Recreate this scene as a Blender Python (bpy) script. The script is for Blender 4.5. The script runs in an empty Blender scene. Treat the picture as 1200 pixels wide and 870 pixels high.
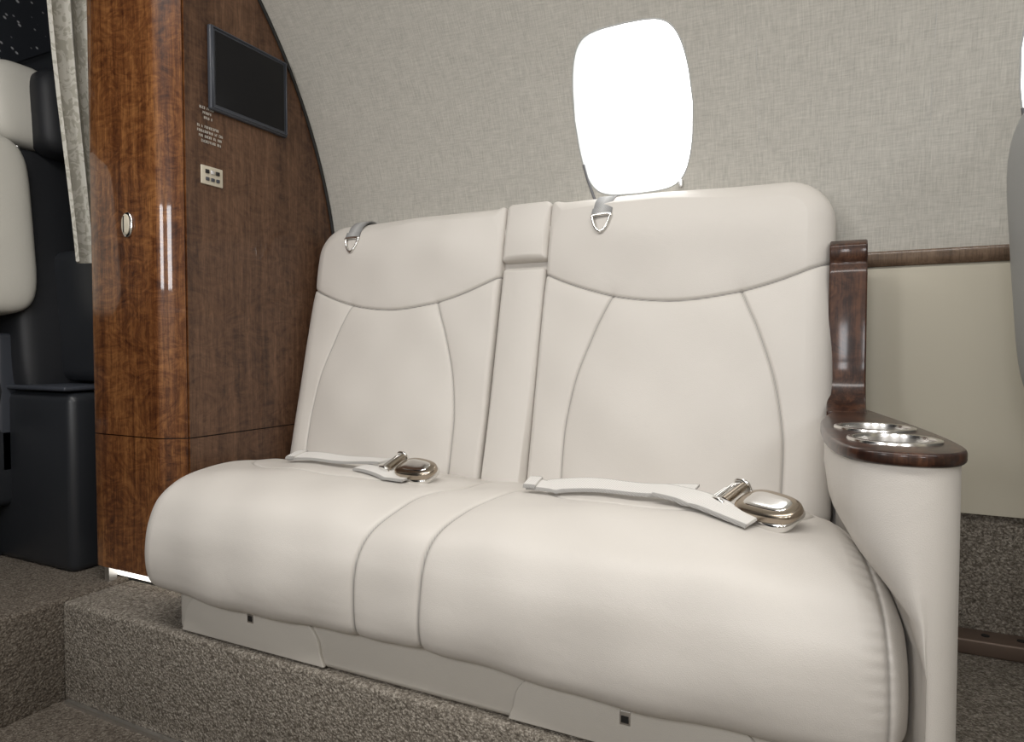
import bpy, bmesh, math, random
import numpy as np
from mathutils import Vector, Matrix
from mathutils.bvhtree import BVHTree
random.seed(4)
ZS=0.72
S=bpy.context.scene
try:
    S.view_settings.view_transform='Standard'
    S.view_settings.look='None'
except Exception: pass

# ------------------------------------------------------------ materials
def nt(name):
    m=bpy.data.materials.new(name); m.use_nodes=True
    n=m.node_tree; b=n.nodes['Principled BSDF']
    return m,n,b
def L(n,a,b): n.links.new(a,b)
def plain(name,col,rough=.5,metal=0,coat=0,spec=.5,emit=None,es=0):
    m,n,b=nt(name)
    b.inputs['Base Color'].default_value=(*col,1); b.inputs['Roughness'].default_value=rough
    b.inputs['Metallic'].default_value=metal; b.inputs['Coat Weight'].default_value=coat
    b.inputs['Coat Roughness'].default_value=.04
    b.inputs['Specular IOR Level'].default_value=spec
    if emit: b.inputs['Emission Color'].default_value=(*emit,1); b.inputs['Emission Strength'].default_value=es
    tc=n.nodes.new('ShaderNodeTexCoord'); no=n.nodes.new('ShaderNodeTexNoise'); no.inputs['Scale'].default_value=40
    mr=n.nodes.new('ShaderNodeMapRange'); mr.inputs[3].default_value=max(0,rough-.03); mr.inputs[4].default_value=min(1,rough+.03)
    L(n,tc.outputs['Object'],no.inputs['Vector']); L(n,no.outputs['Fac'],mr.inputs[0]); L(n,mr.outputs[0],b.inputs['Roughness'])
    return m
def mapping(n,scale):
    tc=n.nodes.new('ShaderNodeTexCoord'); mp=n.nodes.new('ShaderNodeMapping'); mp.inputs['Scale'].default_value=scale
    L(n,tc.outputs['Object'],mp.inputs['Vector']); return mp.outputs['Vector']
def noise(n,vec,scale,detail=3,rough=.5,dist=0):
    t=n.nodes.new('ShaderNodeTexNoise'); t.inputs['Scale'].default_value=scale; t.inputs['Detail'].default_value=detail
    t.inputs['Roughness'].default_value=rough; t.inputs['Distortion'].default_value=dist; L(n,vec,t.inputs['Vector']); return t.outputs['Fac']
def ramp(n,fac,stops):
    r=n.nodes.new('ShaderNodeValToRGB'); e=r.color_ramp.elements
    while len(e)<len(stops): e.new(.5)
    for k,(p,c) in enumerate(stops): e[k].position=p; e[k].color=(*c,1)
    L(n,fac,r.inputs[0]); return r.outputs[0]
def mix(n,f,a,b,mode='MIX'):
    x=n.nodes.new('ShaderNodeMix'); x.data_type='RGBA'; x.blend_type=mode
    if isinstance(f,(int,float)): x.inputs[0].default_value=f
    else: L(n,f,x.inputs[0])
    for i,v in ((6,a),(7,b)):
        if isinstance(v,tuple): x.inputs[i].default_value=(*v,1)
        else: L(n,v,x.inputs[i])
    return x.outputs[2]
def bump(n,b,h,strength,dist):
    u=n.nodes.new('ShaderNodeBump'); u.inputs['Strength'].default_value=strength; u.inputs['Distance'].default_value=dist
    L(n,h,u.inputs['Height']); L(n,u.outputs[0],b.inputs['Normal'])
def math_(n,op,a,b):
    x=n.nodes.new('ShaderNodeMath'); x.operation=op
    for i,v in enumerate((a,b)):
        if isinstance(v,(int,float)): x.inputs[i].default_value=v
        else: L(n,v,x.inputs[i])
    return x.outputs[0]

def leather(name,col,seamcol,rough=.4):
    m,n,b=nt(name)
    v=mapping(n,(1,1,1))
    at=n.nodes.new('ShaderNodeAttribute'); at.attribute_name='seam_or_edge_shade'
    big=noise(n,v,6,2)
    c=ramp(n,big,[(.3,tuple(x*.965 for x in col)),(.7,col)])
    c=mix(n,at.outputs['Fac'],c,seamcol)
    L(n,c,b.inputs['Base Color'])
    vo=n.nodes.new('ShaderNodeTexVoronoi'); vo.inputs['Scale'].default_value=900; L(n,v,vo.inputs['Vector'])
    h=math_(n,'ADD',math_(n,'MULTIPLY',vo.outputs['Distance'],.15),noise(n,v,14,3,.5,.6))
    bump(n,b,h,.18,.007)
    b.inputs['Roughness'].default_value=rough; b.inputs['Specular IOR Level'].default_value=.4
    return m
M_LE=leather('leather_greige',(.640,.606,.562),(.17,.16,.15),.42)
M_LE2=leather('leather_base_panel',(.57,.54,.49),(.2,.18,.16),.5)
M_LEG=leather('leather_seat_grey',(.33,.335,.33),(.2,.2,.2),.5)
M_CREAM=leather('leather_cream',(.60,.58,.52),(.3,.28,.25),.45)
M_BLK=leather('leather_black',(.018,.019,.022),(.01,.01,.01),.5)

def wood(name,cd,cm,cl,coat=1.0,fig=.28,rough=.38,crough=.04):
    m,n,b=nt(name)
    g=noise(n,mapping(n,(1,1,.05)),60,6,.65,.5)
    f=noise(n,mapping(n,(1,1,1.7)),12,5,.7,3.5)
    k=noise(n,mapping(n,(1,1,.15)),6,3,.5,1.4)
    q=noise(n,mapping(n,(1,1,.35)),110,3,.55,1.0)
    p=noise(n,mapping(n,(1,1,.05)),420,2,.5)
    a=math_(n,'ADD',math_(n,'MULTIPLY',g,.34),math_(n,'ADD',math_(n,'MULTIPLY',f,fig),math_(n,'MULTIPLY',k,.22)))
    a=math_(n,'ADD',a,math_(n,'MULTIPLY',q,.44-fig))
    c=ramp(n,a,[(.40,cd),(.49,cm),(.60,cl)])
    c=mix(n,math_(n,'MULTIPLY',ramp(n,p,[(.40,(1,1,1)),(.5,(0,0,0))]),.4),c,cd)
    L(n,c,b.inputs['Base Color'])
    b.inputs['Roughness'].default_value=rough; b.inputs['Coat Weight'].default_value=coat; b.inputs['Coat Roughness'].default_value=crough
    b.inputs['Coat IOR'].default_value=1.45; b.inputs['Specular IOR Level'].default_value=.25
    return m
M_WOOD=wood('mahogany_gloss',(.040,.012,.005),(.140,.050,.016),(.30,.128,.042),.95,.34)
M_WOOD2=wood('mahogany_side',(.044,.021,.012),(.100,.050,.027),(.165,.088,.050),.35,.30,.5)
M_WOODD=wood('dark_walnut_gloss',(.010,.004,.003),(.032,.012,.007),(.10,.042,.022),.5,.28,.38,.12)
M_WOODR=wood('rail_walnut',(.07,.045,.03),(.135,.088,.058),(.20,.135,.09),.3)

def carpet(name,c1,c2,c3):
    m,n,b=nt(name)
    v=mapping(n,(1,1,1))
    t=n.nodes.new('ShaderNodeTexVoronoi'); t.inputs['Scale'].default_value=210; L(n,v,t.inputs['Vector'])
    a=noise(n,v,150,3,.7,1.5)
    c=ramp(n,a,[(.36,c1),(.5,c2),(.64,c3)])
    c=mix(n,ramp(n,t.outputs['Distance'],[(.45,(0,0,0)),(.95,(1,1,1))]),c,c1)
    big=noise(n,v,5,2)
    c=mix(n,.5,c,ramp(n,big,[(.3,(.8,.8,.8)),(.7,(1,1,1))]),'MULTIPLY')
    L(n,c,b.inputs['Base Color']); b.inputs['Roughness'].default_value=.95; b.inputs['Specular IOR Level'].default_value=.1
    h=math_(n,'SUBTRACT',a,t.outputs['Distance']); bump(n,b,h,.8,.003)
    return m
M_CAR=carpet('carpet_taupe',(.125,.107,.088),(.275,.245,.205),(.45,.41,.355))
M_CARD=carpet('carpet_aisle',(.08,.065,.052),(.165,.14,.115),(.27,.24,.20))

def fabric(name,col):
    m,n,b=nt(name)
    a=noise(n,mapping(n,(480,34,34)),1,3,.6)
    c=noise(n,mapping(n,(40,380,380)),1,3,.6)
    g=noise(n,mapping(n,(1,1,1)),45,3)
    s=math_(n,'ADD',math_(n,'MULTIPLY',a,.55),math_(n,'MULTIPLY',c,.45))
    cc=ramp(n,s,[(.34,tuple(x*.82 for x in col)),(.5,col),(.68,tuple(min(1,x*1.18) for x in col))])
    cc=mix(n,.2,cc,ramp(n,g,[(.35,(.85,.85,.85)),(.65,(1,1,1))]),'MULTIPLY')
    L(n,cc,b.inputs['Base Color']); b.inputs['Roughness'].default_value=.55; b.inputs['Specular IOR Level'].default_value=.4
    b.inputs['Sheen Weight'].default_value=.1
    bump(n,b,s,.45,.002)
    return m
M_FAB=fabric('grasscloth_silver',(.470,.453,.410))
M_DADO=plain('dado_vinyl_beige',(.58,.54,.44),.5)
M_CHR=plain('polished_nickel',(.80,.79,.77),.16,1)
M_CHAMP=plain('champagne_metal',(.42,.36,.29),.25,1)
M_ALU=plain('brushed_aluminium',(.75,.75,.75),.35,1)
M_TRACK=plain('seat_track_bronze',(.16,.115,.09),.45,.4)
M_DARK=plain('shadow_gap_black',(.012,.011,.010),.7)
M_BPL=plain('black_plastic',(.02,.022,.026),.4)
M_SCR=plain('lcd_glass_off',(.012,.012,.013),.30,0,0,.15)
M_BEZ=plain('monitor_bezel',(.045,.05,.062),.4)
M_PLATE=plain('ivory_plate',(.55,.50,.40),.4)
M_WHITE=plain('decal_white',(.7,.68,.62),.6)
M_LINER=plain('window_reveal_plastic',(.42,.43,.42),.45)
M_CORD=plain('shade_channel_grey',(.16,.16,.17),.5)
M_SKY=plain('daylight_glass',(1,1,1),.3,0,0,.2,(1,1,1),3.0)
M_GLOW=plain('windscreen_glow',(1,1,1),.5,0,0,.2,(.85,.93,1),1.5)
M_CKPT=plain('cockpit_trim_dark',(.022,.024,.028),.6)
M_CUPIN=plain('cup_well_steel',(.55,.53,.50),.30,1)
M_CUPR=plain('cup_ring_steel',(.78,.76,.73),.22,1)
M_LED=plain('footwell_light_lens',(1,1,1),.4,0,0,.2,(1,.95,.86),1.8)

def webbing(name,c1,c2):
    m,n,b=nt(name)
    w=n.nodes.new('ShaderNodeTexWave'); w.inputs['Scale'].default_value=130; w.bands_direction='DIAGONAL'
    L(n,mapping(n,(1,1,1)),w.inputs['Vector'])
    at=n.nodes.new('ShaderNodeAttribute'); at.attribute_name='seam_or_edge_shade'
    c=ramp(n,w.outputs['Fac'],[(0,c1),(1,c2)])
    c=mix(n,at.outputs['Fac'],c,tuple(x*.40 for x in c1))  # darker strap borders: selvedge plus edge shadow painted into the webbing colour
    L(n,c,b.inputs['Base Color'])
    b.inputs['Roughness'].default_value=.7; bump(n,b,w.outputs['Fac'],.5,.001); return m
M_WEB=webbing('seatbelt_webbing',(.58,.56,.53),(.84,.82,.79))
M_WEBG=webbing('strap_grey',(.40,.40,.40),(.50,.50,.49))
def curtain_mat():
    m,n,b=nt('curtain_damask')
    v=mapping(n,(1,1,1)); a=noise(n,v,28,2,.5,3)
    L(n,ramp(n,a,[(.46,(.42,.40,.34)),(.5,(.58,.56,.50))]),b.inputs['Base Color']); b.inputs['Roughness'].default_value=.7; return m
M_CUR=curtain_mat()
def panel_mat():
    m,n,b=nt('instrument_panel')
    t=n.nodes.new('ShaderNodeTexVoronoi'); t.inputs['Scale'].default_value=38; L(n,mapping(n,(1,1,1)),t.inputs['Vector'])
    L(n,ramp(n,t.outputs['Distance'],[(.12,(.55,.55,.56)),(.20,(.018,.02,.026))]),b.inputs['Base Color']); b.inputs['Roughness'].default_value=.5; return m
M_INST=panel_mat()

# ------------------------------------------------------------ helpers
def empty(name):
    e=bpy.data.objects.new(name,None); S.collection.objects.link(e); e.empty_display_size=.1; return e
def mk(name,verts,faces,mat,parent=None,smooth=True,attr=None):
    me=bpy.data.meshes.new(name); me.from_pydata([tuple(map(float,v)) for v in verts],[],faces); me.update()
    if smooth: me.polygons.foreach_set('use_smooth',[True]*len(me.polygons))
    if attr is not None:
        a=me.attributes.new('seam_or_edge_shade','FLOAT','POINT'); a.data.foreach_set('value',np.asarray(attr,dtype=np.float32))
    if mat: me.materials.append(mat)
    o=bpy.data.objects.new(name,me); S.collection.objects.link(o)
    if parent: o.parent=parent
    return o
def recalc(o):
    bm=bmesh.new(); bm.from_mesh(o.data); bmesh.ops.recalc_face_normals(bm,faces=bm.faces); bm.to_mesh(o.data); bm.free()
def autosm(o,ang=35):
    me=o.data
    bm=bmesh.new(); bm.from_mesh(me)
    for e in bm.edges:
        if len(e.link_faces)==2 and e.calc_face_angle(0)>math.radians(ang): e.smooth=False
    bm.to_mesh(me); bm.free()
def box(name,x0,x1,y0,y1,z0,z1,mat,parent=None,bv=0.0,seg=3):
    v=[(x,y,z) for x in (x0,x1) for y in (y0,y1) for z in (z0,z1)]
    f=[(0,1,3,2),(4,6,7,5),(0,4,5,1),(2,3,7,6),(0,2,6,4),(1,5,7,3)]
    o=mk(name,v,f,mat,parent,smooth=False); recalc(o)
    if bv>0:
        bm=bmesh.new(); bm.from_mesh(o.data)
        bmesh.ops.bevel(bm,geom=bm.edges[:],offset=bv,segments=seg,profile=.5,affect='EDGES')
        bm.to_mesh(o.data); bm.free()
        for p in o.data.polygons: p.use_smooth=True
        autosm(o,50)
    return o
def catmull(pts,per=10,closed=False):
    P=[np.array(p,float) for p in pts]; n=len(P); out=[]
    rng=range(n) if closed else range(n-1)
    for i in rng:
        if closed: a,b,c,d=P[(i-1)%n],P[i],P[(i+1)%n],P[(i+2)%n]
        else:
            b,c=P[i],P[i+1]; a=P[i-1] if i>0 else 2*b-c; d=P[i+2] if i+2<n else 2*c-b
        for k in range(per):
            t=k/per
            out.append(.5*((2*b)+(-a+c)*t+(2*a-5*b+4*c-d)*t*t+(-a+3*b-3*c+d)*t**3))
    if not closed: out.append(P[-1])
    return np.array(out)
def extrude_outline(name,pts2,z0,z1,mat,parent,axis='Z',bv=0):
    n=len(pts2)
    def c(p,h):
        return (p[0],p[1],h) if axis=='Z' else ((h,p[0],p[1]) if axis=='X' else (p[0],h,p[1]))
    v=[c(p,z0) for p in pts2]+[c(p,z1) for p in pts2]
    f=[tuple(range(n))[::-1],tuple(range(n,2*n))]+[(i,(i+1)%n,n+(i+1)%n,n+i) for i in range(n)]
    o=mk(name,v,f,mat,parent,smooth=False); recalc(o)
    if bv:
        bm=bmesh.new(); bm.from_mesh(o.data)
        es=[e for e in bm.edges if len(e.link_faces)==2 and e.calc_face_angle(0)>math.radians(50)]
        bmesh.ops.bevel(bm,geom=es,offset=bv,segments=3,profile=.5,affect='EDGES'); bm.to_mesh(o.data); bm.free()
    for p in o.data.polygons: p.use_smooth=True
    autosm(o,40)
    return o
def tube(name,pts,r,mat,parent,closed=False):
    cu=bpy.data.curves.new(name,'CURVE'); cu.dimensions='3D'; cu.bevel_depth=r; cu.bevel_resolution=4; cu.use_fill_caps=True
    sp=cu.splines.new('POLY'); sp.points.add(len(pts)-1)
    for k,p in enumerate(pts): sp.points[k].co=(float(p[0]),float(p[1]),float(p[2]),1)
    sp.use_cyclic_u=closed
    o=bpy.data.objects.new(name,cu); S.collection.objects.link(o)
    dg=bpy.context.evaluated_depsgraph_get(); me=bpy.data.meshes.new_from_object(o.evaluated_get(dg))
    bpy.data.objects.remove(o)
    for p in me.polygons: p.use_smooth=True
    me.materials.clear(); me.materials.append(mat)
    o=bpy.data.objects.new(name,me); S.collection.objects.link(o)
    if parent: o.parent=parent
    return o
def cyl(name,c,r,h,mat,parent,axis=(0,0,1),seg=48,cap=True,bv=0):
    bm=bmesh.new(); bmesh.ops.create_cone(bm,cap_ends=cap,segments=seg,radius1=r,radius2=r,depth=h)
    q=Vector((0,0,1)).rotation_difference(Vector(axis)).to_matrix().to_4x4()
    bmesh.ops.transform(bm,matrix=Matrix.Translation(c)@q,verts=bm.verts)
    me=bpy.data.meshes.new(name); bm.to_mesh(me); bm.free()
    for p in me.polygons: p.use_smooth=True
    me.materials.append(mat); o=bpy.data.objects.new(name,me); S.collection.objects.link(o); autosm(o,40)
    if parent:o.parent=parent
    return o
def sellip(name,c,r,e,mat,parent,rot=None,nu=48,nv=24,taper=0):
    def sp(w,m): return math.copysign(abs(w)**m,w)
    v=[];f=[]
    for i in range(nv+1):
        ph=-math.pi/2+math.pi*i/nv
        for j in range(nu):
            th=2*math.pi*j/nu
            x=r[0]*sp(math.cos(ph),e[1])*sp(math.cos(th),e[0]); y=r[1]*sp(math.cos(ph),e[1])*sp(math.sin(th),e[0]); z=r[2]*sp(math.sin(ph),e[1])
            y*=1+taper*x/r[0]
            p=Vector((x,y,z))
            if rot: p=rot@p
            v.append(p+Vector(c))
    for i in range(nv):
        for j in range(nu):
            f.append((i*nu+j,i*nu+(j+1)%nu,(i+1)*nu+(j+1)%nu,(i+1)*nu+j))
    o=mk(name,v,f,mat,parent)
    bm=bmesh.new(); bm.from_mesh(o.data); bmesh.ops.remove_doubles(bm,verts=bm.verts,dist=1e-6); bmesh.ops.recalc_face_normals(bm,faces=bm.faces); bm.to_mesh(o.data); bm.free()
    return o
def ribbon(name,pts,width,mat,parent,wdir=None,thick=.0016,per=8,drape=None,tilt=0):
    C=catmull(pts,per); n=len(C); v=[];f=[];at=[]
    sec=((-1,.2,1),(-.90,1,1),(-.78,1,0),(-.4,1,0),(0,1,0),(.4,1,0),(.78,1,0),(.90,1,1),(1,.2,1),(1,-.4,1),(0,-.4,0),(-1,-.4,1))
    for i in range(n):
        t=C[min(i+1,n-1)]-C[max(i-1,0)]; t/=np.linalg.norm(t)
        w=np.array(wdir,float) if wdir is not None else np.cross(t,[0,0,1])
        if drape: w[2]=0
        w=w/np.linalg.norm(w); up=np.cross(w,t); up/=np.linalg.norm(up)
        if wdir is None and up[2]<0: up=-up
        tl=tilt(i/(n-1)) if callable(tilt) else tilt
        for s,hh,a in sec:
            p=C[i]+w*s*width/2
            if drape:
                k=(s+1)/2 if w[1]>0 else (1-s)/2
                z0=drape(p[0],p[1])
                p=np.array([p[0],p[1]-(tl*.25*k*width),z0+C[i][2]+tl*k*width+.001])
                p[2]+=thick*hh
            else: p=p+up*thick*hh
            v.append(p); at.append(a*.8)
    m=len(sec)
    for i in range(n-1):
        for j in range(m):
            f.append((i*m+j,i*m+(j+1)%m,(i+1)*m+(j+1)%m,(i+1)*m+j))
    f.append(tuple(range(m))); f.append(tuple(range((n-1)*m,n*m))[::-1])
    o=mk(name,v,f,mat,parent,True,at); recalc(o); autosm(o,50); return o
def polydist(X,Y,poly):
    d=np.full(X.shape,1e9); poly=np.asarray(poly,float)
    for a,b in zip(poly[:-1],poly[1:]):
        ab=b-a; L2=max((ab**2).sum(),1e-12)
        t=np.clip(((X-a[0])*ab[0]+(Y-a[1])*ab[1])/L2,0,1)
        d=np.minimum(d,np.hypot(X-a[0]-t*ab[0],Y-a[1]-t*ab[1]))
    return d
def sstep(x): x=np.clip(x,0,1); return x*x*(3-2*x)
def pad(name,hx,H,radii,roll,thick,seams,mapf,mat,parent,nx,ny,extra=None,cap=True,gw=.0024,gd=.0040,soft=.006,softw=.022,expo=2.0,rollf=None):
    """upholstered pad: local x in [-hx,hx], y in [0,H]; radii (bl,br,tr,tl)"""
    hy=H/2
    sx=np.linspace(-1,1,nx); sy=np.linspace(-1,1,ny)
    f=lambda s:.55*s+.45*np.sin(math.pi/2*s)
    GX,GY=np.meshgrid(f(sx)*hx,f(sy)*hy,indexing='xy')
    R=np.where(GY<0,np.where(GX<0,radii[0],radii[1]),np.where(GX>=0,radii[2],radii[3]))
    qx=np.abs(GX)-(hx-R); qy=np.abs(GY)-(hy-R)
    inc=(qx>0)&(qy>0)
    m=np.maximum(qx,qy); ln=np.hypot(qx,qy)+1e-12
    X=np.where(inc,np.sign(GX)*((hx-R)+qx/ln*m),GX); Y=np.where(inc,np.sign(GY)*((hy-R)+qy/ln*m),GY)
    qx=np.abs(X)-(hx-R); qy=np.abs(Y)-(hy-R)
    d=R-(np.hypot(np.maximum(qx,0),np.maximum(qy,0))+np.minimum(np.maximum(qx,qy),0))
    Yl=Y+hy
    rw=roll*np.ones_like(X) if rollf is None else rollf(X,Yl)
    e=np.clip(d/rw,0,1)
    out=rw*((1-(1-e)**expo)**(1/expo))-rw
    if extra is not None: out=out+extra(X,Yl)*e
    seam_or_edge_shade=np.zeros_like(X)
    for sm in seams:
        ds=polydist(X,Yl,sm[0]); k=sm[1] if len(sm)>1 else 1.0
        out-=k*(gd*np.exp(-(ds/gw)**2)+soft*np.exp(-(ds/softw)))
        seam_or_edge_shade=np.maximum(seam_or_edge_shade,min(1,k)*np.exp(-(ds/(gw*.52))**2))
    P=mapf(X,Yl,out)
    V=P.reshape(-1,3)
    idx=lambda j,i:j*nx+i
    F=[(idx(j,i),idx(j,i+1),idx(j+1,i+1),idx(j+1,i)) for j in range(ny-1) for i in range(nx-1)]
    ring=[(0,i) for i in range(nx)]+[(j,nx-1) for j in range(1,ny)]+[(ny-1,i) for i in range(nx-2,-1,-1)]+[(j,0) for j in range(ny-2,0,-1)]
    bj=np.array([r[0] for r in ring]); bi=np.array([r[1] for r in ring])
    nb=len(ring); base=len(V); prev=[idx(j,i) for j,i in ring]
    allV=[V]; A=[seam_or_edge_shade.reshape(-1)]
    for k,dd in enumerate((.25,.5,.75,1.0)):
        ob=out[bj,bi]; B=mapf(X[bj,bi],Yl[bj,bi],ob+(-thick-ob)*dd)
        allV.append(B); A.append(np.zeros(nb))
        cur=[base+q for q in range(nb)]; base+=nb
        for q in range(nb): F.append((prev[q],cur[q],cur[(q+1)%nb],prev[(q+1)%nb]))
        prev=cur
    if cap: F.append(tuple(prev))
    V=np.concatenate(allV); A=np.concatenate(A)
    o=mk(name,V,F,mat,parent,True,A); recalc(o); return o

# ------------------------------------------------------------ fuselage section
YC,ZC,R=.33,.10,1.063
FL=-.72; PF=-.515
def wallY(z): return YC+math.sqrt(max(0,R*R-(z-ZC)**2))
def cylp(x,ph,r=R): return (x,YC+r*math.cos(ph),ZC+r*math.sin(ph))
D=math.radians
XL,XR=-1.53,1.8
def cylgrid(V,F,x0,x1,p0,p1,nxx,r=R):
    n=max(1,round(math.degrees(p1-p0))); b=len(V)
    for j in range(n+1):
        for i in range(nxx+1): V.append(cylp(x0+(x1-x0)*i/nxx,p0+(p1-p0)*j/n,r))
    for j in range(n):
        for i in range(nxx):
            a=b+j*(nxx+1)+i; F.append((a,a+1,a+nxx+2,a+nxx+1))
WC=D(20.9); HW,HS=.122,.161
def wcontour(k=160):
    o=[]
    for i in range(k):
        t=2*math.pi*i/k; c,s=math.cos(t),math.sin(t); e=2/6.5
        x=math.copysign(abs(c)**e,c); y=math.copysign(abs(s)**e,s)
        o.append((HW*x*(1-.18*abs(y)**1.8),HS*y*(1-.05*x*x)))
    return o
def winpatch(V,F,xc):
    x0,x1=-.24,.24; s0,s1=R*(D(8)-WC),R*(D(36)-WC); K=8
    con=wcontour(); n=len(con); b=len(V)
    for k in range(K+1):
        t=(k/K)**1.5
        for (cx,cs) in con:
            sc=min([ (x1/cx) if cx>1e-9 else (x0/cx) if cx<-1e-9 else 1e9, (s1/cs) if cs>1e-9 else (s0/cs) if cs<-1e-9 else 1e9])
            bx,bs=cx*sc,cs*sc
            x=cx+(bx-cx)*t; s=cs+(bs-cs)*t
            V.append(cylp(xc+x,WC+s/R))
    for k in range(K):
        for i in range(n):
            F.append((b+k*n+i,b+k*n+(i+1)%n,b+(k+1)*n+(i+1)%n,b+(k+1)*n+i))
    last=b+K*n
    for (cx,cy) in ((x0,s0),(x1,s0),(x1,s1),(x0,s1)):
        best=None
        for i in range(n):
            p=V[last+i]; q=V[last+(i+1)%n]
            px,ps=p[0]-xc,(math.atan2(p[2]-ZC,p[1]-YC)-WC)*R; qx_,qs=q[0]-xc,(math.atan2(q[2]-ZC,q[1]-YC)-WC)*R
            onx=abs(px-cx)<1e-4 or abs(qx_-cx)<1e-4; ony=abs(ps-cy)<1e-4 or abs(qs-cy)<1e-4
            if onx and ony:
                dd=abs(px-cx)+abs(ps-cy)+abs(qx_-cx)+abs(qs-cy)
                if best is None or dd<best[0]: best=(dd,i)
        V.append(cylp(xc+cx,WC+cy/R))
        if best: F.append((last+best[1],last+(best[1]+1)%n,len(V)-1))
wins=[-.383,.374]
V=[];F=[]
ph0=math.asin((.150-ZC)/R)
cylgrid(V,F,XL,XR,ph0,D(8),20); cylgrid(V,F,XL,XR,D(36),D(75),20)
xs=[XL,wins[0]-.24,wins[0]+.24,wins[1]-.24,wins[1]+.24,XR]
for a in (0,2,4): cylgrid(V,F,xs[a],xs[a+1],D(8),D(36),8)
for w in wins: winpatch(V,F,w)
wb=mk('wall_back',V,F,M_FAB,None,True); recalc(wb)
V=[];F=[]; cylgrid(V,F,XL,XR,D(75),D(112),20); mk('ceiling',V,F,M_FAB)
V=[];F=[]; cylgrid(V,F,XL,XR,D(112),D(176),20); mk('wall_front',V,F,M_FAB)
for k,xc in enumerate(wins):
    e=empty('window_%d'%(k+1)); con=wcontour(); n=len(con); V=[];F=[]
    rings=[(1.0,0,.0),(1.0,.010,0),(.985,.022,0),(.97,.040,0)]
    for (sc,dp,_) in rings:
        for (cx,cs) in con: V.append(cylp(xc+cx*sc,WC+cs*sc/R,R+dp))
    for r in range(len(rings)-1):
        for i in range(n): F.append((r*n+i,r*n+(i+1)%n,(r+1)*n+(i+1)%n,(r+1)*n+i))
    o=mk('reveal',V,F,M_LINER,e); recalc(o)
    V=[cylp(xc,WC,R+.030)]+[cylp(xc+cx*t,WC+cs*t/R,R+.030) for t in (.5,1.0) for (cx,cs) in con]
    F=[(0,1+i,1+(i+1)%n) for i in range(n)]+[(1+i,1+n+i,1+n+(i+1)%n,1+(i+1)%n) for i in range(n)]
    o=mk('pane',V,F,M_SKY,e)
    o=tube('gasket',[cylp(xc+cx*1.0,WC+cs*1.0/R,R+.001) for cx,cs in con],.0018,M_LINER,e,True)
    sellip('shade_latch',cylp(xc+.092,WC-.150/R,R-.004),(.004,.005,.008),(.6,.6),M_ALU,e)
    tube('shade_cord_channel',[cylp(xc-.112,WC-.09/R,R-.0005),cylp(xc-.106,WC-.12/R,R-.0005),cylp(xc-.094,WC-.160/R,R-.0005),cylp(xc-.075,WC-.195/R,R-.0005)],.0028,M_CORD,e)

# lower sidewall
e_z=.150
box('wall_dado_back',.0,XR,1.382,1.40,-.285,e_z+.01,M_DADO)
box('wall_lower_back',XL,XR,1.392,1.41,PF-.02,-.285,M_CAR)
box('wall_inner_back',XL,.0,1.39,1.41,PF-.02,e_z+.01,M_DADO)
ra=extrude_outline('trim_1',[(1.392,.150),(1.378,.150),(1.374,.155),(1.373,.170),(1.376,.177),(1.392,.179)],.035,XR,M_WOODR,None,'X')
box('wall_front_lower',XL,XR,-.75,-.73,FL,.16,M_DADO)
box('wall_right',XR,XR+.02,-.75,1.41,FL,1.2,M_DADO)
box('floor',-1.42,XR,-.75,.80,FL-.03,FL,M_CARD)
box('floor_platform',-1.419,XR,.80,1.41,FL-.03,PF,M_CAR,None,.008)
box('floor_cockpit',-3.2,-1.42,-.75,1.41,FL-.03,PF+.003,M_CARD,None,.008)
box('trim_2',-1.40,-.75,.790,.799,FL,FL+.008,M_ALU)
tr=empty('seat_track_rail')
box('rail',.12,XR,1.335,1.391,PF,-.489,M_TRACK,tr,.003)
for i in range(24): cyl('hole_%d'%i,(.18+i*.05,1.363,-.4885),.006,.002,M_DARK,tr)
# cockpit shell
ck=empty('cockpit_interior')
V=[];F=[]
n=40
for i in range(n+1):
    ph=D(-40+260*i/n)
    for x in (-1.60,-3.2): V.append(cylp(x,ph,R-.01))
for i in range(n): F.append((2*i,2*i+1,2*i+3,2*i+2))
mk('shell',V,F,M_CKPT,ck)
V=[];F=[]; cylgrid(V,F,-2.25,-1.70,D(43),D(62),6,R-.018); mk('breaker_panel',V,F,M_INST,ck)
box('end_wall',-3.22,-3.2,-.75,1.41,PF,1.2,M_CKPT,ck)
box('overhead_panel',-2.9,-2.2,.55,1.12,.78,.82,M_INST,ck,.01)
box('side_glareshield',-2.6,-1.75,1.26,1.31,.28,.50,M_CKPT,ck,.02)
o=box('side_window_glow',-2.55,-1.95,1.215,1.22,.625,.655,M_GLOW,ck)
box('side_ledge',-2.6,-1.75,1.12,1.23,.585,.61,M_LINER,ck,.01)
box('black_console',-1.95,-1.56,.905,1.2,PF,-.10,M_BPL,ck,.02)
box('console_cap',-1.95,-1.57,.90,1.2,-.095,-.085,M_BEZ,ck,.004)
box('console_upper',-1.98,-1.60,1.0,1.25,-.08,.25,M_BPL,ck,.03)
box('bulkhead_aft_face',-1.60,-1.53,1.02,1.36,PF,.9,M_CKPT,ck)

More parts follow.
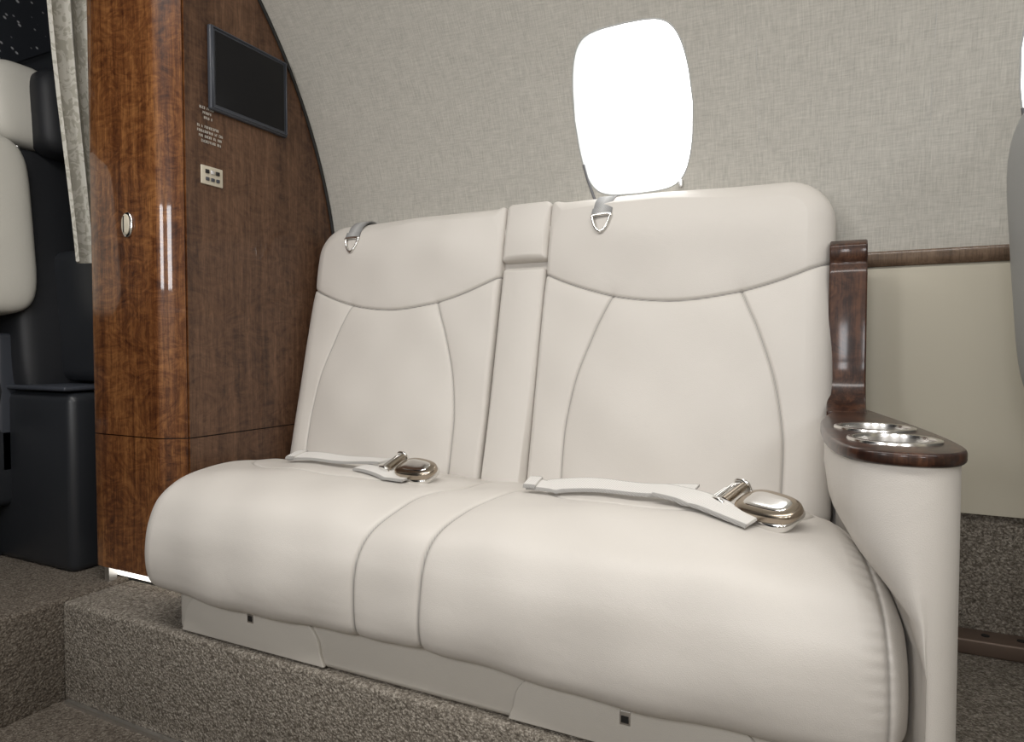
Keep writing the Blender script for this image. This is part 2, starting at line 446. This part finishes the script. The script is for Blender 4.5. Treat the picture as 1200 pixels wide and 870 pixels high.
# ------------------------------------------------------------ cabinet
cb=empty('wood_bulkhead_cabinet')
FY=.900
def cab_outline(z):
    o=[(-1.478,FY+.02)]
    o+=[(-1.473,FY+.008),(-1.462,FY+.002)]
    o+=[(x,FY) for x in (-1.43,-1.38,-1.33,-1.29)]
    c=catmull([(-1.275,FY),(-1.262,FY+.0005),(-1.250,FY+.003),(-1.240,FY+.0085),(-1.232,FY+.0145),(-1.222,FY+.0205),(-1.208,FY+.0265)],5)
    o+=[tuple(p) for p in c]
    o+=[(-1.2015,FY+.029),(-1.2015,FY+.030),(-1.2070,FY+.0310),(-1.2070,FY+.0330),(-1.2,FY+.034)]
    yb=max(.96,min(wallY(z),1.39)-.004)
    o+=[(-1.2,.95),(-1.2,yb),(-1.478,yb)]
    return o
def loft(name,zs,mat,ins=0):
    V=[];F=[];n=len(cab_outline(0))
    for z in zs: V+=[(min(x,-1.2-ins),max(y,FY+ins)+(ins if y<.949 else 0),z) for x,y in cab_outline(z)]
    for j in range(len(zs)-1):
        for i in range(n): F.append((j*n+i,j*n+(i+1)%n,(j+1)*n+(i+1)%n,(j+1)*n+i))
    F.append(tuple(range(n))[::-1]); F.append(tuple(range((len(zs)-1)*n,len(zs)*n)))
    o=mk(name,V,F,mat,cb); recalc(o); autosm(o,32)
    return o
SG=-.183
zs=[SG+.0012]+list(np.linspace(-.15,.93,28))
up=loft('upper_body',zs,M_WOOD)
lo=loft('lower_body',[-.475,-.4,SG-.0012],M_WOOD)
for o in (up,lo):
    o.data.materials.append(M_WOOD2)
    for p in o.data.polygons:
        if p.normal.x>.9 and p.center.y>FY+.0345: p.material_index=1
loft('seam_core',[SG-.012,SG+.012],M_DARK,.005)
tube('edge_gasket',[(-1.197,min(wallY(z),1.39)-.004,z) for z in np.linspace(-.2,.93,40)],.004,M_DARK,cb)
box('plinth',-1.46,-1.215,.945,1.36,PF,-.475,M_DARK,cb)
box('footwell_light',-1.452,-1.225,.938,.9445,-.506,-.486,M_LED,cb,.001)
LX,LZ=-1.335,.260
sellip('latch_ring',(LX,FY-.002,LZ),(.0170,.005,.026),(1,.9),M_CHR,cb,None)
sellip('latch_pull',(LX,FY-.006,LZ),(.0125,.003,.0215),(1,.9),M_PLATE,cb)
box('latch_slot',LX-.002,LX+.002,FY-.0105,FY-.008,LZ-.017,LZ+.017,M_CHR,cb)
box('foot',-1.455,-1.44,.912,.93,PF,-.475,M_ALU,cb)

mo=empty('wall_monitor')
box('bezel',-1.2,-1.188,.988,1.204,.505,.682,M_BEZ,mo,.004)
box('screen',-1.189,-1.1868,.999,1.192,.517,.671,M_SCR,mo,.0008)
tube('bezel_lip',[(-1.187,a,b) for a,b in ((.993,.510),(1.199,.510),(1.199,.677),(.993,.677))],.0022,M_BEZ,mo,True)
V=[];F=[]
def stroke(y0,y1,z0,z1):
    b=len(V); x=-1.1992
    V.extend([(x,y0,z0),(x,y1,z0),(x,y1,z1),(x,y0,z1)]); F.append((b,b+1,b+2,b+3))
rows=[(.968,1.002,.503),(.976,.996,.493),(.975,.998,.483),(.962,1.015,.464),(.962,1.025,.454),(.962,1.022,.444),(.968,1.020,.434)]
for y0,y1,z in rows:
    y=y0
    while y<y1:
        w=.0024
        if random.random()<.85:
            stroke(y,y+.0009,z,z+.0055)
            for q in random.sample((0,.0023,.0046),2): stroke(y,y+w,z+q,z+q+.0009)
            if random.random()<.5: stroke(y+w-.0009,y+w,z,z+.0055)
        y+=.0036
mk('placard_lettering',V,F,M_WHITE,cb,False)
sw=empty('switch_panel')
box('plate',-1.2,-1.196,.968,1.022,.347,.386,M_PLATE,sw,.0015)
for i,y in enumerate((.977,.990,1.003)):
    box('key_%d'%i,-1.196,-1.193,y,y+.009,.370,.378,M_DARK if i!=1 else M_ALU,sw,.001)
    box('rocker_%d'%i,-1.196,-1.193,y+.001,y+.009,.355,.362,M_BEZ,sw,.001)

# curtain
V=[];F=[];nn=60;mm=30
for j in range(mm+1):
    z=.90-(.90-.20)*j/mm
    for i in range(nn+1):
        t=i/nn; wdt=1-.25*(j/mm)
        V.append((-1.57+.016*math.sin(t*math.pi*5+.5)+.006*math.sin(z*7), .865+.055*(j/mm)+.12*t*wdt+.004*math.cos(t*19), z))
for j in range(mm):
    for i in range(nn): a=j*(nn+1)+i; F.append((a,a+1,a+nn+2,a+nn+1))
mk('curtain',V,F,M_CUR)

# crew seat
cs=empty('crew_seat')
Ry=Matrix.Rotation(D(-6),3,'Y')
sellip('back_cream_pad',(-1.80,.795,.295),(.055,.155,.215),(.35,.35),M_CREAM,cs,Ry)
sellip('back_side_bolster',(-1.84,1.00,.18),(.07,.09,.32),(.4,.35),M_BLK,cs,Ry)
sellip('headrest_shell',(-1.85,.965,.605),(.05,.080,.105),(.6,.6),M_CREAM,cs,Ry)
sellip('headrest_pad',(-1.80,1.052,.595),(.055,.085,.11),(.6,.5),M_BLK,cs,Ry)
for y in (.95,1.02): tube('headrest_post',[(-1.83,y,.45),(-1.83,y,.57)],.007,M_ALU,cs)
sellip('seat_cushion',(-2.06,.86,-.10),(.26,.24,.085),(.4,.5),M_BLK,cs)
box('seat_frame',-2.25,-1.80,.66,1.08,-.38,-.18,M_BPL,cs,.02)
box('seat_pedestal',-2.2,-1.86,.72,1.0,PF,-.38,M_BPL,cs,.01)
sellip('armrest',(-1.95,1.09,.10),(.16,.03,.03),(.5,.6),M_BLK,cs)
box('recline_arm',-1.86,-1.80,.88,.93,-.30,.04,M_BEZ,cs,.01)

# ------------------------------------------------------------ divan
dv=empty('divan_sofa')
upv=np.array([0,.2208,.9753]); nv_=np.array([0,-.9753,.2208])
ZB=-.295
def backmap(xc,z0=ZB,off=0):
    base=np.array([xc,1.2343+.2264*z0,z0])
    def f(X,Y,O):
        o=np.asarray(O)+off
        return base+np.stack([X,np.zeros_like(X),np.zeros_like(X)],-1)+Y[...,None]*upv+o[...,None]*nv_
    return f
zl=lambda z:(z-ZB)/.9753
def seat_back(name,xc,hx,outer):
    yoke=[(x,zl(.090+.068*(abs(x)/hx)**1.9)) for x in np.linspace(-hx,hx,30)]
    vs=[(.120,.104),(.135,.07),(.152,.03),(.179,-.05),(.194,-.13),(.197,-.19),(.194,-.31)]
    c=catmull(vs,6)
    r=[(x,zl(z)) for x,z in c]; l=[(-x,y) for x,y in r]
    Hh=zl(.316); sg=-1 if outer=='L' else 1
    def extra(X,Y):
        g=.012*np.clip(1-(X/hx)**2,0,1)
        g+=.012*np.exp(-((Y-zl(-.15))/.10)**2)*np.clip(1-(X/.2)**2,0,1)
        g+=.012*np.exp(-((Y-zl(.23))/.07)**2)*np.clip(1-(X/hx)**4,0,1)
        g+=.0016*np.sin(X*37+Y*11)*np.sin(Y*23-X*9)
        return g
    def rollf(X,Y):
        t=sstep((X*sg/hx+.9)/1.5)
        r0=.011+(.044-.011)*t
        return r0+(np.maximum(r0,.028)-r0)*sstep((Y-zl(.23))/.06)*sstep((X*sg/hx+1)/.12)
    rad=(.03,.012,.014,.085) if outer=='L' else (.012,.03,.085,.014)
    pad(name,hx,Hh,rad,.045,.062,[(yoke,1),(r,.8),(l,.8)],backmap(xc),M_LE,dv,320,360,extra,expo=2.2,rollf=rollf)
seat_back('backrest_fore',-.9230,.2670,'L')
seat_back('backrest_aft',-.2795,.2705,'R')
pad('centre_armrest',.0500,.187-ZB,(.006,.006,.008,.008),.009,.045,[],backmap(-.6025,ZB,-.006),M_LE,dv,60,160,
    lambda X,Y:.005*(1-(X/.05)**2)+.014*np.exp(-(Y/.16)**2))
pad('centre_head_pad',.0525,.128/.9753,(.006,.006,.014,.014),.010,.05,[],backmap(-.6030,.190,-.0015),M_LE,dv,60,60,
    lambda X,Y:.004*(1-(X/.05)**2)+.004*np.exp(-((Y-.05)/.04)**2))
box('centre_filler',-.662,-.545,1.30,1.335,-.25,.26,M_LE,dv)
prof=catmull([(1.27,-.275),(1.18,-.262),(1.09,-.246),(1.0,-.236),(.92,-.234),(.86,-.245),(.812,-.273),(.788,-.315),(.780,-.360),(.781,-.400),(.791,-.428),(.82,-.439),(.88,-.441)],12)
seg=np.r_[0,np.cumsum(np.hypot(*np.diff(prof,axis=0).T))]; LP=seg[-1]
tg=np.gradient(prof,seg,axis=0); tg/=np.linalg.norm(tg,axis=1)[:,None]
nrm=np.stack([tg[:,1],-tg[:,0]],1)
if nrm[20,1]<0: nrm=-nrm
X0,X1=-1.185,.0; HX=(X1-X0)/2; XM=(X0+X1)/2
def seatmap(X,Y,O):
    yy=np.interp(Y,seg,prof[:,0]); zz=np.interp(Y,seg,prof[:,1]); ny=np.interp(Y,seg,nrm[:,0]); nz=np.interp(Y,seg,nrm[:,1])
    py=yy+O*ny; pz=zz+O*nz
    low=sstep((-.28-zz)/.14)
    xw=X+XM
    pz=pz-.004*low*sstep((xw+1.0)/.45)
    fr=(X+HX)/(2*HX)
    l=-1.188+(1.18-yy)*.085; r=-.010+np.clip(1.18-yy,-1,1)*.205
    return np.stack([l+fr*(r-l),py,pz],-1)
def yA(Yw):
    i=np.argmin(np.abs(prof[:84,0]-Yw)); return seg[i]
lx=lambda w:w-XM
yn=yA(.80)+.06
s1=catmull([(lx(-.600),0),(lx(-.603),yA(1.0)),(lx(-.648),yA(.88)),(lx(-.686),yA(.81)),(lx(-.700),yn),(lx(-.700),LP)],8)
s2=catmull([(lx(-.495),0),(lx(-.500),yA(1.0)),(lx(-.545),yA(.88)),(lx(-.576),yA(.81)),(lx(-.586),yn),(lx(-.586),LP)],8)
def useam(xc,w):
    return catmull([(lx(xc-w),0),(lx(xc-w+.01),yA(1.08)),(lx(xc-w+.06),yA(.965)),(lx(xc),yA(.935)),(lx(xc+w-.06),yA(.965)),(lx(xc+w-.01),yA(1.08)),(lx(xc+w),0)],8)
side_r=catmull([(HX-.020,0),(HX-.022,.3),(HX-.020,LP*.7),(HX-.018,LP)],8)
side_l=[(-x,y) for x,y in side_r]
def sextra(X,Y):
    w=X+XM
    g=.011*np.exp(-((w+.93)/.19)**2)+.011*np.exp(-((w+.26)/.21)**2)
    g*=sstep(Y/.28)
    g+=.0026*np.sin(X*31+Y*17)*np.sin(Y*29-X*12)
    er=np.exp(-((X-(HX-.022))/.014)**2)*np.exp(-((Y-.44)/.12)**2); g+=.0013*er*np.sin(Y*430)
    for xc in (-.93,-.26):
        for sg in (-1,1):
            u=(w-(xc+sg*.20)); g-=.0030*np.exp(-((u*.8+sg*(Y-.10)*.6)/.009)**2)*np.exp(-((Y-.10)/.06)**2)
    return g
def srollf(X,Y):
    b=sstep((Y-(LP-.07))/.05)
    return .044*(1-b)+.020*b
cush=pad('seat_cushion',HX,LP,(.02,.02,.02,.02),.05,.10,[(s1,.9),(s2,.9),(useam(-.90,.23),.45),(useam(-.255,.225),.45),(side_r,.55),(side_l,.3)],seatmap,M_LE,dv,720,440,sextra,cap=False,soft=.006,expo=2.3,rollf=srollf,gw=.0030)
bvh=BVHTree.FromPolygons([v.co.copy() for v in cush.data.vertices],[tuple(p.vertices) for p in cush.data.polygons])
def seatz(x,y):
    h=bvh.ray_cast(Vector((x,y,.3)),Vector((0,0,-1)))
    return h[0].z if h[0] is not None else -.235
# base (kick) panels
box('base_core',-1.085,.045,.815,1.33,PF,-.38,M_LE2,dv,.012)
def kick(name,xa,xb,sl):
    z0,z1=PF+.004,-.440; r=.05
    o=[(xa,z0)]
    for k in range(9): a=D(180-90*k/8); o.append((xa+sl+r+r*math.cos(a),z1-r+r*math.sin(a)))
    for k in range(9): a=D(90-90*k/8); o.append((xb-sl-r+r*math.cos(a),z1-r+r*math.sin(a)))
    o.append((xb,z0))
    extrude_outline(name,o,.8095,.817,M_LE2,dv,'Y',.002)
kick('access_panel_fore',-1.07,-.735,.008); kick('access_panel_aft',-.405,-.065,.008)
for i,(x,z) in enumerate(((-.895,-.457),(-.238,-.468))):
    box('panel_latch_recess_%d'%i,x-.007,x+.007,.8080,.8100,z-.009,z+.009,M_ALU,dv,.0006)
    box('panel_latch_slot_%d'%i,x-.005,x+.005,.8074,.8082,z-.006,z+.003,M_DARK,dv)
# arm rest
top=catmull([(.041,1.262),(.008,1.262),(-.010,1.20),(-.022,1.06),(-.020,.95),(-.010,.84),(.010,.770),(.050,.745),(.093,.752),(.116,.792),(.114,.87),(.095,1.0),(.066,1.15)],8,True)
def inset(P,d):
    n=len(P); o=[]
    for i in range(n):
        t=P[(i+1)%n]-P[i-1]; t/=np.linalg.norm(t); nn_=np.array([-t[1],t[0]])
        o.append(P[i]+nn_*d)
    return np.array(o)
area_=sum(top[i][0]*top[(i+1)%len(top)][1]-top[(i+1)%len(top)][0]*top[i][1] for i in range(len(top)))
if area_<0: top=top[::-1].copy()
slab=extrude_outline('armrest_top_wood',[tuple(p) for p in top],-.114,-.100,M_WOODD,dv,'Z',.004)
ti=inset(top,.005)
V=[];F=[];n=len(ti)
lev=[(-.112,0),(-.15,0),(-.19,.10),(-.23,.40),(-.27,.8),(-.32,1),(-.40,1),(PF,1)]
for z,k in lev:
    for x,y in ti:
        lim=min(.080-max(0,(y-.80))*.20,.082)
        V.append((x+(max(x,lim)-x)*k,y,z))
for j in range(len(lev)-1):
    for i in range(n): F.append((j*n+i,j*n+(i+1)%n,(j+1)*n+(i+1)%n,(j+1)*n+i))
F.append(tuple(range(n))); F.append(tuple(range((len(lev)-1)*n,len(lev)*n)))
body=mk('armrest_body',V,F,M_LE,dv); recalc(body); autosm(body,60)
cups=[(.041,.960),(.055,.842)]; CR=.0425
def boolcut(o,cutters):
    for c in cutters:
        m=o.modifiers.new('b','BOOLEAN'); m.operation='DIFFERENCE'; m.object=c; m.solver='EXACT'
    dg=bpy.context.evaluated_depsgraph_get(); dg.update()
    me=bpy.data.meshes.new_from_object(o.evaluated_get(dg)); o.modifiers.clear(); o.data=me
    autosm(o,40)
cut=[]
for x,y in cups: cut.append(cyl('cut',(x,y,-.11),CR,.12,M_DARK,None,seg=64))
boolcut(slab,cut); boolcut(body,cut)
for c in cut: bpy.data.objects.remove(c)
for k,(x,y) in enumerate(cups):
    nseg=96; V=[];F=[]
    pr=[(CR+.0045,-.1002),(CR+.004,-.0978),(CR+.001,-.0966),(CR-.002,-.0974),(CR-.003,-.101),(CR-.003,-.120),(CR-.0075,-.1215),(CR-.0075,-.160),(CR-.012,-.164),(.0005,-.164)]
    for r_,z in pr:
        for i in range(nseg): a=2*math.pi*i/nseg; V.append((x+r_*math.cos(a),y+r_*math.sin(a),z))
    for j in range(len(pr)-1):
        for i in range(nseg): F.append((j*nseg+i,j*nseg+(i+1)%nseg,(j+1)*nseg+(i+1)%nseg,(j+1)*nseg+i))
    o=mk('cup_holder_%d'%k,V,F,M_CUPR,dv); autosm(o,50)
    o.data.materials.append(M_CUPIN)
    for p in o.data.polygons:
        if p.center.z<-.103: p.material_index=1
post=[(1.335,.173),(1.322,.184),(1.282,.187),(1.268,.178),(1.266,.158),(1.272,.148),(1.266,.138),(1.262,.128),(1.260,-.02),(1.256,-.05),(1.243,-.075),(1.222,-.092),(1.195,-.0995),(1.195,-.113),(1.335,-.113)]
extrude_outline('armrest_post_wood',post,-.018,.040,M_WOODD,dv,'X',.003)
box('post_leather_side',-.010,.036,1.275,1.37,PF,-.114,M_LE,dv,.006)

def headstrap(xc,i):
    def P(y,o):
        b=np.array([xc,1.2343+.2264*ZB,ZB]); return b+upv*y+nv_*o
    Hh=zl(.316)
    pts=[P(Hh-.02,-.066),P(Hh+.0005,-.055),P(Hh+.004,-.036),P(Hh-.001,-.012),P(Hh-.022,.010),P(Hh-.050,.0195)]
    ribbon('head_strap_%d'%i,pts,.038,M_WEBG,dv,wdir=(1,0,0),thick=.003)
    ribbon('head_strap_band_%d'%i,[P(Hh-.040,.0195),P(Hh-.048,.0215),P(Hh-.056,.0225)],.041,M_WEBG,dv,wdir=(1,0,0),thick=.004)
    ring=[]
    for (dx,y) in [(-.0165,-.055),(.0165,-.055),(.0175,-.062),(.011,-.080),(0,-.090),(-.011,-.080),(-.0175,-.062)]:
        ring.append(P(Hh+y,.0240)+np.array([dx,0,0]))
    tube('d_ring_%d'%i,catmull(ring,6,True),.0030,M_CHR,dv,True)
headstrap(-1.052,0); headstrap(-.428,1)

# seat belts (webbing draped on the cushion; pts are x,y,lift)
def belt(pts1,buck,ang,pts2,sc,tl1,tl2,lid=(.044,.025)):
    e=empty('seat_belt')
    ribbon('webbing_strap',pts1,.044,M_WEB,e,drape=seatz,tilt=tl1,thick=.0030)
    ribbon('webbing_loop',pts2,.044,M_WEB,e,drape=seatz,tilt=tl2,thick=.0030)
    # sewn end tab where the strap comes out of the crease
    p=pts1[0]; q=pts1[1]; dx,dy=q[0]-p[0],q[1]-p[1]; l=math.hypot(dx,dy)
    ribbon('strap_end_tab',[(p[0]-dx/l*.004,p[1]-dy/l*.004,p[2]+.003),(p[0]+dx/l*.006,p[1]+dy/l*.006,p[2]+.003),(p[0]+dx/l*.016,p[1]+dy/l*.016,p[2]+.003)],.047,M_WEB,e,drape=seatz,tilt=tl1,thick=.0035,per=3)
    Rz=Matrix.Rotation(ang,3,'Z')@Matrix.Rotation(D(26),3,'X')
    c=Vector((buck[0],buck[1],seatz(buck[0],buck[1])+buck[2]))
    def T(p): return Rz@Vector(p)*sc+c
    sellip('buckle_body',T((0,0,.006)),(.042*sc,.027*sc,.008*sc),(.55,.5),M_CHR,e,Rz)
    sellip('buckle_lid',T((.004,0,.016)),(lid[0]*sc,lid[1]*sc,.0095*sc),(.72,.62),M_CHAMP,e,Rz,taper=-.10)
    sellip('lid_inset',T((.006,0,.0225)),(lid[0]*.72*sc,lid[1]*.62*sc,.0040*sc),(.6,.5),M_CHR,e,Rz,taper=-.1)
    fr=[T(p) for p in ((-.040,-.023,.009),(-.040,.023,.009),(-.082,.026,.010),(-.082,-.026,.010))]
    tube('tongue_frame',catmull([tuple(p) for p in fr],4,True),.0036*sc,M_CHR,e,True)
    tube('tongue_bar',[T((-.060,-.026,.014)),T((-.060,.026,.014))],.0048*sc,M_CHR,e)
    tube('tongue_bar_2',[T((-.050,-.016,.022)),T((-.050,.020,.022))],.0055*sc,M_CHAMP,e)
    tube('adjuster_pin',[T((-.070,-.020,.019)),T((-.070,.020,.019))],.0032*sc,M_CHR,e)
    for s in (-1,1):
        sellip('adjuster_ear',T((-.056,.023*s,.019)),(.013*sc,.004*sc,.011*sc),(.7,.7),M_CHR,e,Rz)
    return e
belt([(-.995,1.018,.005),(-.95,1.020,.006),(-.88,1.026,.007),(-.81,1.024,.010),(-.765,1.018,.014)],(-.678,.995,.006),D(-16),
     [(-.80,.988,.002),(-.76,.982,.003),(-.72,.975,.003),(-.68,.972,.003)],1.05,.22,.12)
belt([(-.452,.985,.006),(-.40,.990,.006),(-.32,.992,.007),(-.24,.988,.008),(-.185,.984,.012)],(-.080,.938,.007),D(-38),
     [(-.235,.972,.012),(-.19,.955,.008),(-.14,.928,.005),(-.095,.905,.003)],1.10,.26,.22)

# ------------------------------------------------------------ neighbouring passenger seat
ps=empty('passenger_seat')
sellip('backrest',(.316,1.00,.120),(.105,.235,.225),(.45,.4),M_LEG,ps,Matrix.Rotation(D(-4),3,'Y'))
sellip('headrest',(.375,1.0,.34),(.07,.15,.09),(.6,.6),M_LEG,ps)
sellip('seat_cushion',(.62,.99,-.20),(.27,.24,.09),(.4,.5),M_LEG,ps)
box('seat_shell',.36,.86,.78,1.20,-.40,-.24,M_LEG,ps,.03)
box('pedestal',.45,.80,.85,1.15,PF,-.40,M_BPL,ps,.01)
sellip('armrest',(.58,1.24,-.02),(.2,.03,.04),(.5,.6),M_LEG,ps)
sellip('armrest_inner',(.58,.74,-.02),(.2,.03,.04),(.5,.6),M_LEG,ps)

# ------------------------------------------------------------ lights
def area(name,loc,rot,sx,sy,e,col=(1,.975,.94)):
    l=bpy.data.lights.new(name,'AREA'); l.shape='RECTANGLE'; l.size=sx; l.size_y=sy; l.energy=e; l.color=col
    o=bpy.data.objects.new(name,l); S.collection.objects.link(o); o.location=loc; o.rotation_euler=rot; return o
area('cabin_ceiling_light',(-.1,.24,1.12),(0,0,0),2.6,.22,25)
area('cabin_side_window_light',(-.9,-.62,.42),(D(80),0,D(6)),.26,.34,4.6,(.98,.98,1))
area('cabin_side_window_light',(-.1,-.62,.42),(D(80),0,D(0)),.26,.34,4.6,(.98,.98,1))
area('cabin_side_window_light',(.7,-.62,.42),(D(80),0,D(-5)),.26,.34,4.6,(.98,.98,1))
area('cockpit_daylight',(-2.7,.95,.90),(D(0),D(0),0),.3,.2,4,(.85,.93,1))
w=bpy.data.worlds.new('world'); S.world=w; w.use_nodes=True
w.node_tree.nodes['Background'].inputs[0].default_value=(.8,.85,.9,1); w.node_tree.nodes['Background'].inputs[1].default_value=.6

# ------------------------------------------------------------ camera
cd=bpy.data.cameras.new('camera'); cam=bpy.data.objects.new('camera',cd); S.collection.objects.link(cam)
cd.lens=23.4; cd.sensor_width=36; cd.sensor_fit='HORIZONTAL'; cd.clip_start=.01
cam.location=(0,0,0); cam.rotation_euler=(D(90-1.84),0,D(26.2)); S.camera=cam
for o in S.objects:
    if o.parent is None: o.location.z+=ZS
